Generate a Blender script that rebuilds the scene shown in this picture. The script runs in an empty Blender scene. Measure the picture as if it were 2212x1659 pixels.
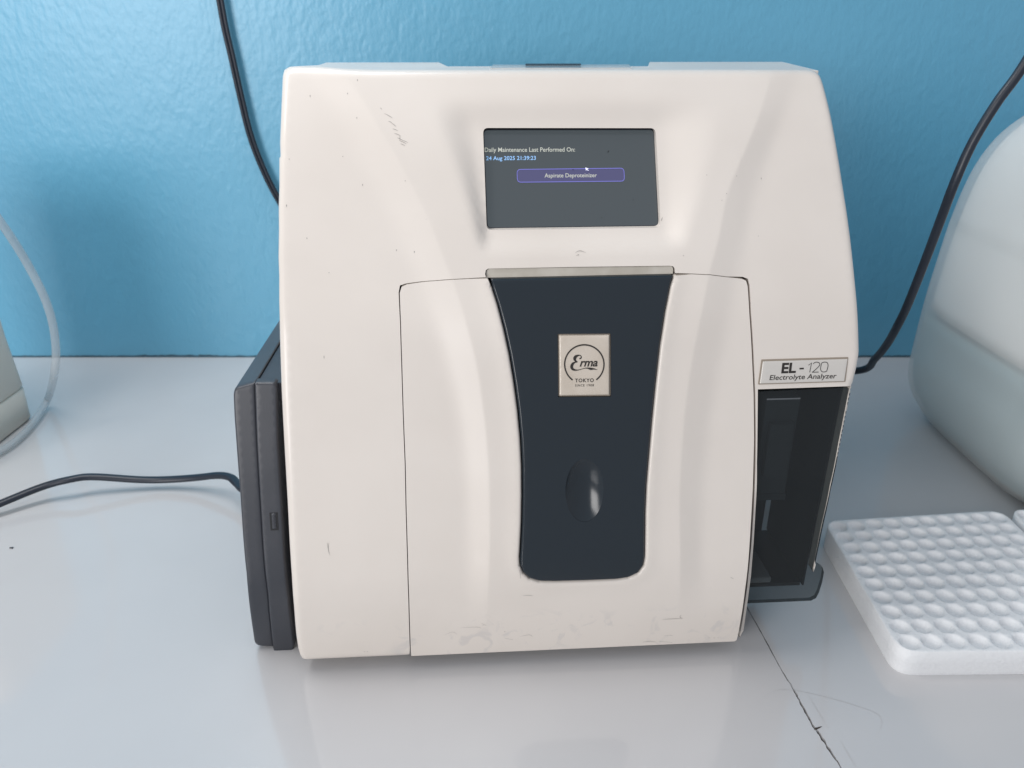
import bpy, bmesh, math, random
from mathutils import Vector, Matrix
from mathutils.geometry import delaunay_2d_cdt
random.seed(7)
R = math.radians
S = bpy.context.scene
C = S.collection

# ------------------------------------------------------------------ camera
PITCH = 24.0; HC = 0.355; FPX = 1661.0
cd = bpy.data.cameras.new('camera'); cam = bpy.data.objects.new('camera', cd); C.objects.link(cam)
cam.location = (0, 0, HC); cam.rotation_euler = (R(90-PITCH), 0, 0)
cd.sensor_width = 36; cd.lens = 36*FPX/2212; cd.clip_start = .01; cd.clip_end = 50
cd.dof.use_dof = True; cd.dof.focus_distance = .45; cd.dof.aperture_fstop = 13.0
S.camera = cam
S.view_settings.view_transform = 'Standard'; S.view_settings.look = 'None'
S.view_settings.exposure = .62; S.view_settings.gamma = 1

# ------------------------------------------------------------------ light
W = bpy.data.worlds.new('World'); S.world = W; W.use_nodes = True
W.node_tree.nodes['Background'].inputs[0].default_value = (.88, .92, 1, 1)
W.node_tree.nodes['Background'].inputs[1].default_value = .36
def area(name, loc, target, sx, sy, power, col):
    l = bpy.data.lights.new(name, 'AREA'); l.shape = 'RECTANGLE'; l.size = sx; l.size_y = sy
    l.energy = power; l.color = col
    o = bpy.data.objects.new(name, l); C.objects.link(o); o.location = loc
    o.rotation_euler = (Vector(target)-Vector(loc)).to_track_quat('-Z', 'Y').to_euler()
    return o
area('window_light', (-1.35, -1.5, .75), (-.1, .7, .2), 1.0, 1.1, 19, (1, .975, .96))
area('ceiling_light', (-.30, .74, 1.15), (-.15, .62, 0), 1.5, .16, 7.5, (1, .98, .97))

# ------------------------------------------------------------------ materials
def mat(name, col, rough=.4, spec=.5, coat=0, metallic=0, emis=None, es=1):
    m = bpy.data.materials.new(name); m.use_nodes = True
    b = m.node_tree.nodes['Principled BSDF']
    b.inputs['Base Color'].default_value = (*col, 1); b.inputs['Roughness'].default_value = rough
    b.inputs['Specular IOR Level'].default_value = spec; b.inputs['Coat Weight'].default_value = coat
    b.inputs['Metallic'].default_value = metallic
    if emis: b.inputs['Emission Color'].default_value = (*emis, 1); b.inputs['Emission Strength'].default_value = es
    return m
def N(m, t, **kw):
    n = m.node_tree.nodes.new(t)
    for k, v in kw.items():
        if k.startswith('i_'): n.inputs[k[2:].replace('_', ' ')].default_value = v
        else: setattr(n, k, v)
    return n
def L(m, a, ao, b, bi): m.node_tree.links.new(a.outputs[ao], b.inputs[bi])
def bsdf(m): return m.node_tree.nodes['Principled BSDF']
def noisy(m, c1, c2, scale, detail=4, lo=.35, hi=.65, bump=0, bscale=None, bdist=.001, stretch=(1, 1, 1), rvar=None):
    tc = N(m, 'ShaderNodeTexCoord'); mp = N(m, 'ShaderNodeMapping'); mp.inputs['Scale'].default_value = stretch
    L(m, tc, 'Object', mp, 'Vector')
    n = N(m, 'ShaderNodeTexNoise', i_Scale=scale, i_Detail=detail); L(m, mp, 0, n, 'Vector')
    r = N(m, 'ShaderNodeValToRGB'); e = r.color_ramp.elements
    e[0].position = lo; e[0].color = (*c1, 1); e[1].position = hi; e[1].color = (*c2, 1)
    L(m, n, 'Fac', r, 'Fac'); L(m, r, 'Color', bsdf(m), 'Base Color')
    if rvar:
        mr = N(m, 'ShaderNodeMapRange'); mr.inputs['To Min'].default_value = rvar[0]; mr.inputs['To Max'].default_value = rvar[1]
        L(m, n, 'Fac', mr, 'Value'); L(m, mr, 0, bsdf(m), 'Roughness')
    if bump:
        n2 = N(m, 'ShaderNodeTexNoise', i_Scale=bscale or scale, i_Detail=3.0); L(m, mp, 0, n2, 'Vector')
        bp = N(m, 'ShaderNodeBump', i_Strength=bump, i_Distance=bdist); L(m, n2, 'Fac', bp, 'Height'); L(m, bp, 0, bsdf(m), 'Normal')
    return r

M = {}
M['white'] = mat('white_plastic', (.74, .69, .65), .3, .5, .12)
M['white'].node_tree.nodes['Principled BSDF'].inputs['Coat Roughness'].default_value = .08
def white_nodes(m):
    tc = N(m, 'ShaderNodeTexCoord')
    n = N(m, 'ShaderNodeTexNoise', i_Scale=9.0, i_Detail=5.0); L(m, tc, 'Object', n, 'Vector')
    r = N(m, 'ShaderNodeValToRGB'); e = r.color_ramp.elements
    e[0].position = .3; e[0].color = (.705, .645, .585, 1); e[1].position = .62; e[1].color = (.755, .695, .635, 1)
    L(m, n, 'Fac', r, 'Fac')
    # rubbed, greyed patches low on the door
    sep = N(m, 'ShaderNodeSeparateXYZ'); L(m, tc, 'Object', sep, 0)
    mz = N(m, 'ShaderNodeMapRange'); mz.inputs['From Min'].default_value = .046; mz.inputs['From Max'].default_value = .030
    L(m, sep, 'Z', mz, 'Value')
    n2 = N(m, 'ShaderNodeTexNoise', i_Scale=75.0, i_Detail=9.0, i_Distortion=1.2); L(m, tc, 'Object', n2, 'Vector')
    r2 = N(m, 'ShaderNodeValToRGB'); e = r2.color_ramp.elements
    e[0].position = .56; e[0].color = (0, 0, 0, 1); e[1].position = .66; e[1].color = (1, 1, 1, 1); L(m, n2, 'Fac', r2, 'Fac')
    n3 = N(m, 'ShaderNodeTexNoise', i_Scale=13.0, i_Detail=2.0); L(m, tc, 'Object', n3, 'Vector')
    r3 = N(m, 'ShaderNodeValToRGB'); e = r3.color_ramp.elements
    e[0].position = .47; e[0].color = (0, 0, 0, 1); e[1].position = .56; e[1].color = (1, 1, 1, 1); L(m, n3, 'Fac', r3, 'Fac')
    a = N(m, 'ShaderNodeMath', operation='MULTIPLY'); L(m, mz, 0, a, 0); L(m, r2, 0, a, 1)
    b = N(m, 'ShaderNodeMath', operation='MULTIPLY'); L(m, a, 0, b, 0); L(m, r3, 0, b, 1)
    c = N(m, 'ShaderNodeMath', operation='MULTIPLY'); L(m, b, 0, c, 0); c.inputs[1].default_value = .38
    mx = N(m, 'ShaderNodeMixRGB'); L(m, c, 0, mx, 'Fac'); L(m, r, 'Color', mx, 'Color1'); mx.inputs['Color2'].default_value = (.52, .50, .49, 1)
    L(m, mx, 0, bsdf(m), 'Base Color')
    mr = N(m, 'ShaderNodeMapRange'); mr.inputs['To Min'].default_value = .27; mr.inputs['To Max'].default_value = .38
    L(m, n, 'Fac', mr, 'Value'); L(m, mr, 0, bsdf(m), 'Roughness')
white_nodes(M['white'])
M['cream'] = mat('aged_cream_plastic', (.60, .56, .49), .35)
noisy(M['cream'], (.50, .46, .39), (.62, .58, .51), 60, 5)
M['black'] = mat('gloss_navy_plastic', (.011, .018, .025), .20, .5)
M['dark'] = mat('dark_inside', (.006, .007, .009), .6)
M['module'] = mat('grey_module_plastic', (.040, .044, .055), .38, .5)
noisy(M['module'], (.036, .040, .050), (.047, .050, .060), 25, 3, bump=.05, bscale=900, bdist=.0005)
M['cord'] = mat('navy_rubber', (.012, .018, .030), .38)
M['ink'] = mat('ink', (.018, .014, .011), .5)
M['ink_thin'] = mat('ink_thin', (.05, .048, .048), .5)
M['scuff'] = mat('scuff', (.30, .28, .26), .6)
M['scuff_light'] = mat('scuff_light', (.42, .39, .37), .5)
M['badge'] = mat('cream_badge', (.60, .53, .45), .25, .5, .3)
noisy(M['badge'], (.55, .48, .40), (.62, .55, .47), 60, 4)
M['rim_dirt'] = mat('rim_dirt', (.24, .18, .13), .7)
M['plate'] = mat('name_sticker', (.60, .57, .53), .2, .5, .3)
M['lcd'] = mat('lcd', (.022, .024, .026), .16, .5, 0, 0, (.034, .042, .047), 1.0)
M['lcd_dark'] = mat('lcd_bezel', (.01, .012, .02), .4)
M['lcd_txt'] = mat('lcd_text', (.3, .3, .3), .5, .2, 0, 0, (.40, .42, .34), .5)
M['lcd_blue'] = mat('lcd_text_blue', (.2, .3, .5), .5, .2, 0, 0, (.20, .42, .70), .55)
M['lcd_btn'] = mat('lcd_button', (.05, .05, .1), .4, .3, 0, 0, (.045, .044, .095), .7)
M['lcd_line'] = mat('lcd_button_outline', (.08, .08, .3), .4, .2, 0, 0, (.16, .155, .42), .6)
M['lcd_ptr'] = mat('lcd_pointer', (.6, .6, .7), .4, .2, 0, 0, (.55, .55, .75), .6)
M['foam'] = mat('polystyrene', (.80, .81, .82), .6, .3)
def foam_nodes(m):
    tc = N(m, 'ShaderNodeTexCoord')
    v = N(m, 'ShaderNodeTexVoronoi', i_Scale=420.0); L(m, tc, 'Object', v, 'Vector')
    bp = N(m, 'ShaderNodeBump', i_Strength=.35, i_Distance=.0006); L(m, v, 'Distance', bp, 'Height'); L(m, bp, 0, bsdf(m), 'Normal')
    bsdf(m).inputs['Subsurface Weight'].default_value = .25
    bsdf(m).inputs['Subsurface Radius'].default_value = (.006, .006, .006)
    bsdf(m).inputs['Subsurface Scale'].default_value = 1
foam_nodes(M['foam'])

# table laminate
M['table'] = mat('white_laminate', (.60, .61, .63), .14, .5, .4)
bsdf(M['table']).inputs['Coat Roughness'].default_value = .05; bsdf(M['table']).inputs['Coat IOR'].default_value = 1.6
noisy(M['table'], (.545, .54, .545), (.575, .57, .572), 6, 4, rvar=(.10, .20))
M['edge_dirt'] = mat('joint_dirt', (.045, .035, .03), .9)
# wall paint
M['wall'] = mat('blue_gloss_paint', (.105, .37, .56), .36, .5)
def wall_nodes(m):
    tc = N(m, 'ShaderNodeTexCoord')
    n = N(m, 'ShaderNodeTexNoise', i_Scale=3.0, i_Detail=5.0); L(m, tc, 'Object', n, 'Vector')
    r = N(m, 'ShaderNodeValToRGB'); e = r.color_ramp.elements
    e[0].position = .3; e[0].color = (.122, .390, .570, 1); e[1].position = .7; e[1].color = (.136, .418, .605, 1)
    L(m, n, 'Fac', r, 'Fac'); L(m, r, 'Color', bsdf(m), 'Base Color')
    mp = N(m, 'ShaderNodeMapping'); mp.inputs['Scale'].default_value = (1, 1, .6); L(m, tc, 'Object', mp, 'Vector')
    a = N(m, 'ShaderNodeTexNoise', i_Scale=210.0, i_Detail=2.0); L(m, mp, 0, a, 'Vector')
    b = N(m, 'ShaderNodeTexNoise', i_Scale=95.0, i_Detail=1.5, i_Distortion=.3); L(m, mp, 0, b, 'Vector')
    c = N(m, 'ShaderNodeTexNoise', i_Scale=9.0, i_Detail=2.0); L(m, mp, 0, c, 'Vector')
    s = N(m, 'ShaderNodeMath', operation='MULTIPLY_ADD'); L(m, b, 'Fac', s, 0); s.inputs[1].default_value = 1.6; L(m, a, 'Fac', s, 2)
    s2 = N(m, 'ShaderNodeMath', operation='MULTIPLY_ADD'); L(m, c, 'Fac', s2, 0); s2.inputs[1].default_value = 2.0; L(m, s, 0, s2, 2)
    bp = N(m, 'ShaderNodeBump', i_Strength=.38, i_Distance=.0011); L(m, s2, 0, bp, 'Height'); L(m, bp, 0, bsdf(m), 'Normal')
wall_nodes(M['wall']); bsdf(M['wall']).inputs['Coat Weight'].default_value = .35; bsdf(M['wall']).inputs['Coat Roughness'].default_value = .30

def see_through(name, tint, gloss_rough, body, body_fac):
    m = bpy.data.materials.new(name); m.use_nodes = True; nt = m.node_tree
    b = bsdf(m); b.inputs['Base Color'].default_value = (*body, 1); b.inputs['Roughness'].default_value = gloss_rough
    t = N(m, 'ShaderNodeBsdfTransparent'); t.inputs[0].default_value = (*tint, 1)
    mx = N(m, 'ShaderNodeMixShader'); mx.inputs[0].default_value = body_fac
    L(m, t, 0, mx, 1); L(m, b, 0, mx, 2); L(m, mx, 0, nt.nodes['Material Output'], 'Surface')
    return m
M['smoked'] = see_through('smoked_plastic', (.42, .46, .47), .12, (.030, .035, .038), .42)
M['tube'] = see_through('milky_tube', (.92, .94, .95), .2, (.62, .66, .68), .38)
M['can'] = see_through('milky_can', (.95, .96, .96), .42, (.82, .82, .80), .44)
M['liquid'] = mat('pale_liquid', (.25, .41, .45), .4)
M['can_in'] = mat('can_inner', (.86, .86, .85), .6)
M['ivory'] = mat('ivory_plastic', (.68, .65, .58), .4)
M['cap'] = mat('blue_cap', (.05, .12, .35), .4)

# ------------------------------------------------------------------ helpers
def tag(o, label=None, cat=None, group=None, kind=None):
    if label: o['label'] = label
    if cat: o['category'] = cat
    if group: o['group'] = group
    if kind: o['kind'] = kind
    return o
def link(name, verts, faces, m, parent=None, smooth=True):
    me = bpy.data.meshes.new(name); me.from_pydata(verts, [], faces); me.update()
    bm = bmesh.new(); bm.from_mesh(me); bmesh.ops.recalc_face_normals(bm, faces=bm.faces); bm.to_mesh(me); bm.free()
    if smooth: me.polygons.foreach_set('use_smooth', [True]*len(me.polygons))
    me.materials.append(m)
    o = bpy.data.objects.new(name, me); C.objects.link(o)
    if parent: o.parent = parent
    return o
def empty(name, loc=(0, 0, 0), rz=0):
    o = bpy.data.objects.new(name, None); C.objects.link(o); o.location = loc; o.rotation_euler = (0, 0, rz); o.empty_display_size = .05
    return o
def sm(a, b, x):
    t = max(0., min(1., (x-a)/(b-a))) if a != b else float(x > a)
    return t*t*(3-2*t)
def interp(tab, x):
    if x <= tab[0][0]: return tab[0][1]
    for (a, b), (c, d) in zip(tab, tab[1:]):
        if x <= c: return b+(d-b)*(x-a)/(c-a)
    return tab[-1][1]
def catmull(P, n=8, closed=False):
    out = []; k = len(P)
    for i in range(k if closed else k-1):
        p = [P[(i+j) % k] if closed else P[max(0, min(k-1, i+j))] for j in (-1, 0, 1, 2)]
        for s in range(n):
            t = s/n
            out.append(tuple(.5*((2*b)+(-a+c)*t+(2*a-5*b+4*c-d)*t*t+(-a+3*b-3*c+d)*t**3) for a, b, c, d in zip(*p)))
    if not closed: out.append(tuple(P[-1]))
    return out
def rounded(P, rad, n=6):
    """round the corners of polygon P; rad = one value or one per corner"""
    out = []; k = len(P)
    for i in range(k):
        r = rad[i] if isinstance(rad, (list, tuple)) else rad
        p = Vector(P[i][:2]); a = Vector(P[i-1][:2])-p; b = Vector(P[(i+1) % k][:2])-p
        if r <= 0: out.append(tuple(p)); continue
        d = min(r, a.length*.49, b.length*.49); a = p+a.normalized()*d; b = p+b.normalized()*d
        for s in range(n+1):
            t = s/n; q = a*(1-t)**2+p*2*t*(1-t)+b*t*t; out.append(tuple(q))
    return out
def tube(path, rx, ry=None, seg=12, up=Vector((0, 0, 1))):
    ry = ry or rx; vs = []; fs = []; n = len(path); P = [Vector(p) for p in path]
    for i, p in enumerate(P):
        t = (P[min(n-1, i+1)]-P[max(0, i-1)]).normalized()
        a = t.cross(up)
        a = a.normalized() if a.length > 1e-4 else Vector((1, 0, 0))
        b = a.cross(t).normalized()
        for k in range(seg):
            w = 2*math.pi*k/seg; vs.append(tuple(p+a*math.cos(w)*rx+b*math.sin(w)*ry))
    for i in range(n-1):
        for k in range(seg):
            fs.append((i*seg+k, i*seg+(k+1) % seg, (i+1)*seg+(k+1) % seg, (i+1)*seg+k))
    fs.append(tuple(range(seg))[::-1]); fs.append(tuple((n-1)*seg+k for k in range(seg)))
    return vs, fs
def box(x0, x1, y0, y1, z0, z1):
    v = [(x, y, z) for x in (x0, x1) for y in (y0, y1) for z in (z0, z1)]
    return v, [(0, 1, 3, 2), (4, 6, 7, 5), (0, 4, 5, 1), (2, 3, 7, 6), (0, 2, 6, 4), (1, 5, 7, 3)]
def merge(*parts):
    V = []; Fc = []
    for v, f in parts:
        k = len(V); V += list(v); Fc += [tuple(i+k for i in q) for q in f]
    return V, Fc
def bevel(o, w, seg=3):
    b = o.modifiers.new('bevel', 'BEVEL'); b.width = w; b.segments = seg; b.limit_method = 'ANGLE'; b.angle_limit = R(40)
    return o

# viewing rays, used once to survey where edges of the machine lie (pixel grid 2212 x 1659)
CP, SP = math.cos(R(PITCH)), math.sin(R(PITCH))
def ray(u, v):
    x = (u-1106)/FPX; y = (829.5-v)/FPX
    return Vector((x, CP+y*SP, -SP+y*CP))
def on_z(u, v, z): r = ray(u, v); return tuple(Vector((0, 0, HC))+r*((z-HC)/r.z))
def on_y(u, v, y): r = ray(u, v); return tuple(Vector((0, 0, HC))+r*(y/r.y))
YAW = R(3.5); O0 = Vector(on_z(648, 1420, .012)[:2])
EX = Vector((math.cos(YAW), math.sin(YAW))); EY = Vector((-math.sin(YAW), math.cos(YAW)))
CL = Vector((-O0.dot(EX), -O0.dot(EY)))          # camera in machine coordinates
PROF = [(0, .001), (.012, -.0005), (.04, -.0025), (.07, -.0005), (.11, .0095), (.15, .0215), (.185, .0335), (.21, .0435), (.235, .057),
        (.268, .0760), (.292, .0905), (.315, .1060), (.338, .1240), (.36, .142)]
_t = catmull(PROF, 8)
def G(z): return interp(_t, z)
def Glo(X, Z):
    g = G(Z); return .5*(g+.011+math.sqrt((g-.011)**2+2e-5))
DR = [(0, .2706), (.3, .2706)]
def Gr(X, Z):
    g = G(Z); k = sm(.0003, .0006, X-interp(DR, Z))
    return g+(Glo(X, Z)-g)*k if k > 0 else g
def px(u, v, off=0, surf=Gr):
    r = ray(u, v); a = Vector((r.x, r.y)); ax, ay = a.dot(EX), a.dot(EY); y = .04
    for _ in range(40):
        t = (y-CL.y)/ay; X = CL.x+ax*t; Z = HC+r.z*t
        y = .5*y+.5*(surf(X, Z)+off)
    return (X, Z)
def pxs(L_, off=0, surf=Gr): return [px(u, v, off, surf) for u, v in L_]
door_r = [(1620, 680), (1625, 760), (1629, 850), (1630, 950), (1627, 1060), (1620, 1180), (1611, 1270), (1601, 1340), (1594, 1380)]
DR = sorted((z, x) for x, z in pxs([(1617, 616)]+door_r+[(1591, 1386)], 0, lambda X, Z: G(Z)))
DR = [(0, DR[0][1])]+DR
def line_tab(L_):
    t = sorted((z, x) for x, z in pxs(L_)); return [tuple(p) for p in catmull(t, 4)]
LI = line_tab([(735, 150), (768, 185), (800, 235), (845, 310), (890, 390), (930, 470), (965, 560), (985, 610), (1010, 690), (1035, 790), (1050, 900), (1058, 1000), (1060, 1150), (1055, 1300), (1050, 1420)])
LO = line_tab([(650, 150), (700, 240), (750, 330), (800, 430), (845, 520), (880, 600), (920, 710), (955, 830), (980, 950), (995, 1100), (1000, 1300), (1000, 1420)])
RI = line_tab([(1664, 150), (1638, 235), (1597, 336), (1565, 415), (1546, 510), (1525, 590), (1497, 730), (1480, 830), (1468, 950), (1462, 1100), (1465, 1300), (1465, 1400)])
RO = line_tab([(1745, 150), (1692, 289), (1657, 384), (1632, 479), (1613, 577), (1580, 740), (1555, 870), (1538, 1000), (1528, 1200), (1525, 1390)])
PKL_O = line_tab([(915, 200), (945, 270), (985, 370), (1015, 460), (1038, 540)]); PKL_I = line_tab([(1000, 200), (1030, 300), (1042, 400), (1052, 490), (1056, 540)])
PKR_O = line_tab([(1570, 200), (1550, 280), (1520, 400), (1492, 480), (1475, 540)]); PKR_I = line_tab([(1415, 200), (1418, 280), (1428, 400), (1434, 480), (1436, 540)])
ZT_O = px(1235, 203)[1]; ZT_I = px(1235, 285)[1]; ZB_O = px(1235, 542)[1]; ZB_I = px(1235, 505)[1]
PD = .0062
def pocket(X, Z):
    if Z < ZB_O or Z > ZT_O: return 0.
    a = sm(interp(PKL_O, Z), interp(PKL_I, Z), X); b = sm(interp(PKR_O, Z), interp(PKR_I, Z), X)
    c = sm(ZT_O, ZT_I, Z); d = sm(ZB_O, ZB_I, Z)
    return PD*a*b*c*d
def ramp(a, b, x):       # nearly straight slope with rounded ends, the convex end tighter
    t = (x-a)/(b-a)
    if t <= 0: return 0.
    if t >= 1: return 1.
    k = .40
    def f(t, k): return t*t/(2*k) if t < k else t-k/2
    q = f(t, k) - (0 if t < 1-.07 else (t-.93)**2/(2*.07))
    return q/(1-k/2-.035)
def raise_(X, Z):
    h = .0036*sm(.02, .085, Z)*(1-.35*sm(.30, .338, Z))
    return h*ramp(interp(LO, Z), interp(LI, Z), X)*ramp(interp(RO, Z), interp(RI, Z), X)
BODYX = .2695
def Sf(X, Z): return Gr(X, Z)-raise_(X, Z)+pocket(X, Z)

CREASE = []
for tab, sg in ((LI, 1), (RI, -1)):
    for i in range(170):
        z = .02+i*.0019; x = interp(tab, z)
        for d in (-.0032, -.0020, -.0012, -.0005, .0002, .0012): CREASE.append((x+sg*d, z))
def seg_d(p, a, b):
    ax, ay = a; bx, by = b; dx, dy = bx-ax, by-ay; l = dx*dx+dy*dy
    t = 0 if l == 0 else max(0, min(1, ((p[0]-ax)*dx+(p[1]-ay)*dy)/l))
    return math.hypot(p[0]-ax-dx*t, p[1]-ay-dy*t)
def inside(p, poly):
    c = False; x, y = p
    for (x1, y1), (x2, y2) in zip(poly, poly[1:]+poly[:1]):
        if (y1 > y) != (y2 > y) and x < (x2-x1)*(y-y1)/(y2-y1)+x1: c = not c
    return c
def densify(poly, step):
    out = []
    for a, b in zip(poly, poly[1:]+poly[:1]):
        n = max(1, int(math.hypot(b[0]-a[0], b[1]-a[1])/step+.5))
        out += [(a[0]+(b[0]-a[0])*i/n, a[1]+(b[1]-a[1])*i/n) for i in range(n)]
    return out
def shell(polys, surf, step, rad, skirt, estep=None, extra=(), to3=None):
    """polys[0] outer, rest holes (XZ). surf(X,Z)->y. rad(X,Z), skirt(X,Z,y)->list of y rings behind the edge."""
    estep = estep or step
    P = [densify(p, estep) for p in polys]
    loops = []; pts = []; edges = []
    for p in P:
        k = len(pts); pts += p; n = len(p); loops.append((k, n)); edges += [(k+i, k+(i+1) % n) for i in range(n)]
    segs = [(pts[a], pts[b], rad(*pts[a])) for a, b in edges]
    cell = max(.006, step*2); grid = {}
    for s in segs:
        for q in (s[0], s[1]):
            for i in (-1, 0, 1):
                for j in (-1, 0, 1): grid.setdefault((int(q[0]//cell)+i, int(q[1]//cell)+j), set()).add(s)
    def near(p):
        best = 1e9; r = 0; per = {}
        for s in grid.get((int(p[0]//cell), int(p[1]//cell)), ()):
            d = seg_d(p, s[0], s[1])
            if d < best: best = d; r = s[2]
            if d < per.get(s[2], 1e9): per[s[2]] = d
        return best, r, per
    def ok(p):
        return inside(p, P[0]) and not any(inside(p, h) for h in P[1:])
    inner = []
    for a, b, r in segs:
        if r <= 0: continue
        dx, dy = b[0]-a[0], b[1]-a[1]; l = math.hypot(dx, dy) or 1
        mx, my = (a[0]+b[0])/2, (a[1]+b[1])/2
        for f in (.25, .6, 1.0):
            for s in (1, -1):
                q = (mx-dy/l*r*f*s, my+dx/l*r*f*s)
                if ok(q) and near(q)[0] > r*f*.97: inner.append(q)
    x0 = min(p[0] for p in P[0]); x1 = max(p[0] for p in P[0]); z0 = min(p[1] for p in P[0]); z1 = max(p[1] for p in P[0])
    nx = int((x1-x0)/step)+1; nz = int((z1-z0)/step)+1
    for i in range(nx+1):
        for j in range(nz+1):
            q = (x0+(i+.5*(j % 2))*step, z0+j*step)
            d, r, _ = near(q)
            if d > max(r*1.15, step*.4) and ok(q): inner.append(q)
    inner = [q for q in inner if not extra or True]+[q for q in extra if ok(q) and near(q)[0] > max(near(q)[1]+.0002, .0009)]
    allp = pts+inner
    res = delaunay_2d_cdt([Vector(p) for p in allp], edges, [], 0, 1e-7)
    V2 = [tuple(v) for v in res[0]]; Fc = []
    for f in res[2]:
        c = (sum(V2[i][0] for i in f)/len(f), sum(V2[i][1] for i in f)/len(f))
        if len(f) == 3:                          # leave out hair-thin slivers along the edge
            q = [V2[i] for i in f]; e = max(math.dist(q[0], q[1]), math.dist(q[1], q[2]), math.dist(q[2], q[0]))
            ar = abs((q[1][0]-q[0][0])*(q[2][1]-q[0][1])-(q[2][0]-q[0][0])*(q[1][1]-q[0][1]))
            if ar/e < 4e-5: continue
        if ok(c): Fc.append(tuple(f))
    orig = {}
    for i, ids in enumerate(res[3]):
        for j in ids: orig[j] = i
    V = []
    for p in V2:
        d, r, per = near(p); y = surf(*p); add = 0.
        for r, d in per.items():
            if r > 0 and d < r: add = max(add, r-math.sqrt(max(0, r*r-(r-d)**2)))
        y += add
        V.append((p[0], y, p[1]))
    for k, n in loops:
        loop = pts[k:k+n]; base = []
        base = [orig.get(k+i) for i in range(n)]
        if None in base: print('loop skipped', k, n); continue
        nb = []
        for q, b in zip(loop, base):             # a crisp edge gets vertices of its own
            if rad(*q) <= 0: nb.append(len(V)); V.append(V[b])
            else: nb.append(b)
        base = nb
        prev = base; m_ = len(skirt(*loop[0], V[base[0]][1]))
        for j in range(m_):
            cur = []
            for q, b in zip(loop, base):
                cur.append(len(V)); V.append((q[0], skirt(*q, V[b][1])[j], q[1]))
            for i in range(n):
                Fc.append((prev[i], prev[(i+1) % n], cur[(i+1) % n], cur[i]))
            prev = cur
    if to3: V = [to3(p) for p in V]
    return V, Fc

# flat writing and marks laid on a surface
def ribbon(path, w, taper=False):
    n = len(path); L_ = []; R_ = []
    for i, p in enumerate(path):
        a = path[max(0, i-1)]; b = path[min(n-1, i+1)]; dx, dy = b[0]-a[0], b[1]-a[1]; l = math.hypot(dx, dy) or 1
        ww = (p[2] if len(p) > 2 else w)/2
        if taper: ww *= math.sin(math.pi*(i+.35)/(n-.3))
        L_.append((p[0]-dy/l*ww, p[1]+dx/l*ww)); R_.append((p[0]+dy/l*ww, p[1]-dx/l*ww))
    return L_+R_, [(i, i+1, n+i+1, n+i) for i in range(n-1)]
def text2d(s, offset=0, shear=0, spacing=1):
    c = bpy.data.curves.new('t', 'FONT'); c.body = s; c.size = 1; c.offset = offset; c.shear = shear; c.space_character = spacing; c.resolution_u = 3
    o = bpy.data.objects.new('t', c); C.objects.link(o)
    dg = bpy.context.evaluated_depsgraph_get(); me = bpy.data.meshes.new_from_object(o.evaluated_get(dg))
    v = [(p.co.x, p.co.y) for p in me.vertices]; f = [tuple(q.vertices) for q in me.polygons]
    bpy.data.objects.remove(o); bpy.data.meshes.remove(me); bpy.data.curves.remove(c)
    x0 = min(p[0] for p in v); x1 = max(p[0] for p in v)
    return [((p[0]-x0)/(x1-x0), p[1]/.69) for p in v], f       # width 1, cap height about 1
def fit(vf, A, B, T):
    """A baseline left, B baseline right, T top of the capitals above A (local XZ)"""
    v, f = vf
    return [(A[0]+(B[0]-A[0])*x+(T[0]-A[0])*y, A[1]+(B[1]-A[1])*x+(T[1]-A[1])*y) for x, y in v], f
def lay(name, parts, surf, eps, m, parent):
    V, Fc = merge(*parts)
    return link(name, [(x, surf(x, z)-eps, z) for x, z in V], Fc, m, parent, False)
def marks(obj, parts, surf, eps, m):
    V, Fc = merge(*parts); me = obj.data; me.materials.append(m); bm = bmesh.new(); bm.from_mesh(me); k = len(me.materials)-1
    vs = [bm.verts.new((x, surf(x, z)-eps, z)) for x, z in V]
    for f in Fc:
        try: q = bm.faces.new([vs[i] for i in f]); q.material_index = k; q.smooth = False
        except ValueError: pass
    bm.to_mesh(me); bm.free()
def pxpath(L_, off=0, smooth=3):
    q = [(*px(p[0], p[1], off), *( [p[2]*2.6e-4] if len(p) > 2 else [])) for p in L_]
    return catmull(q, smooth) if smooth > 1 and len(q) > 2 else q

# ================================================================== THE SETTING
# table top: two boards meeting at a chipped joint
jx = [(-.6, None)]
joint = [(.1885, -.05), (.1830, .15), (.1790, .24), (.1762, .290), (.1748, .3000), (.1722, .3160), (.1712, .3180), (.1700, .3330), (.1686, .3500), (.1668, .3620), (.1640, .3950), (.1612, .4234), (.1575, .48), (.150, .60), (.140, .75), (.131, .878)]
jl, jr = [], []
pts_ = catmull(joint, 10)
for i, (x, y) in enumerate(pts_):
    near_f = max(0, 1-abs(y-.312)/.055)
    w = .0004+.0006*near_f*(.45+random.random()*.8)+random.random()*.0002
    jl.append((x-w*(.5+random.random()*.5), y)); jr.append((x+w*(.5+random.random()*.5), y))
table = empty('table'); tag(table, kind='structure')
def board(poly, name):
    n = len(poly); V = [(x, y, 0) for x, y in poly]+[(x, y, -.03) for x, y in poly]
    F_ = [tuple(range(n))]+[(i, (i+1) % n, n+(i+1) % n, n+i) for i in range(n)]
    return link(name, V, F_, M['table'], table, False)
board([(-1.6, -.05), *jl, (-1.6, .878)], 'board')
board([(1.6, .878), *jr[::-1], (1.6, -.05)][::1], 'board')
link('joint_filler', *box(.10, .21, -.05, .878, -.028, -.0018), M['edge_dirt'], table, False)
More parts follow.
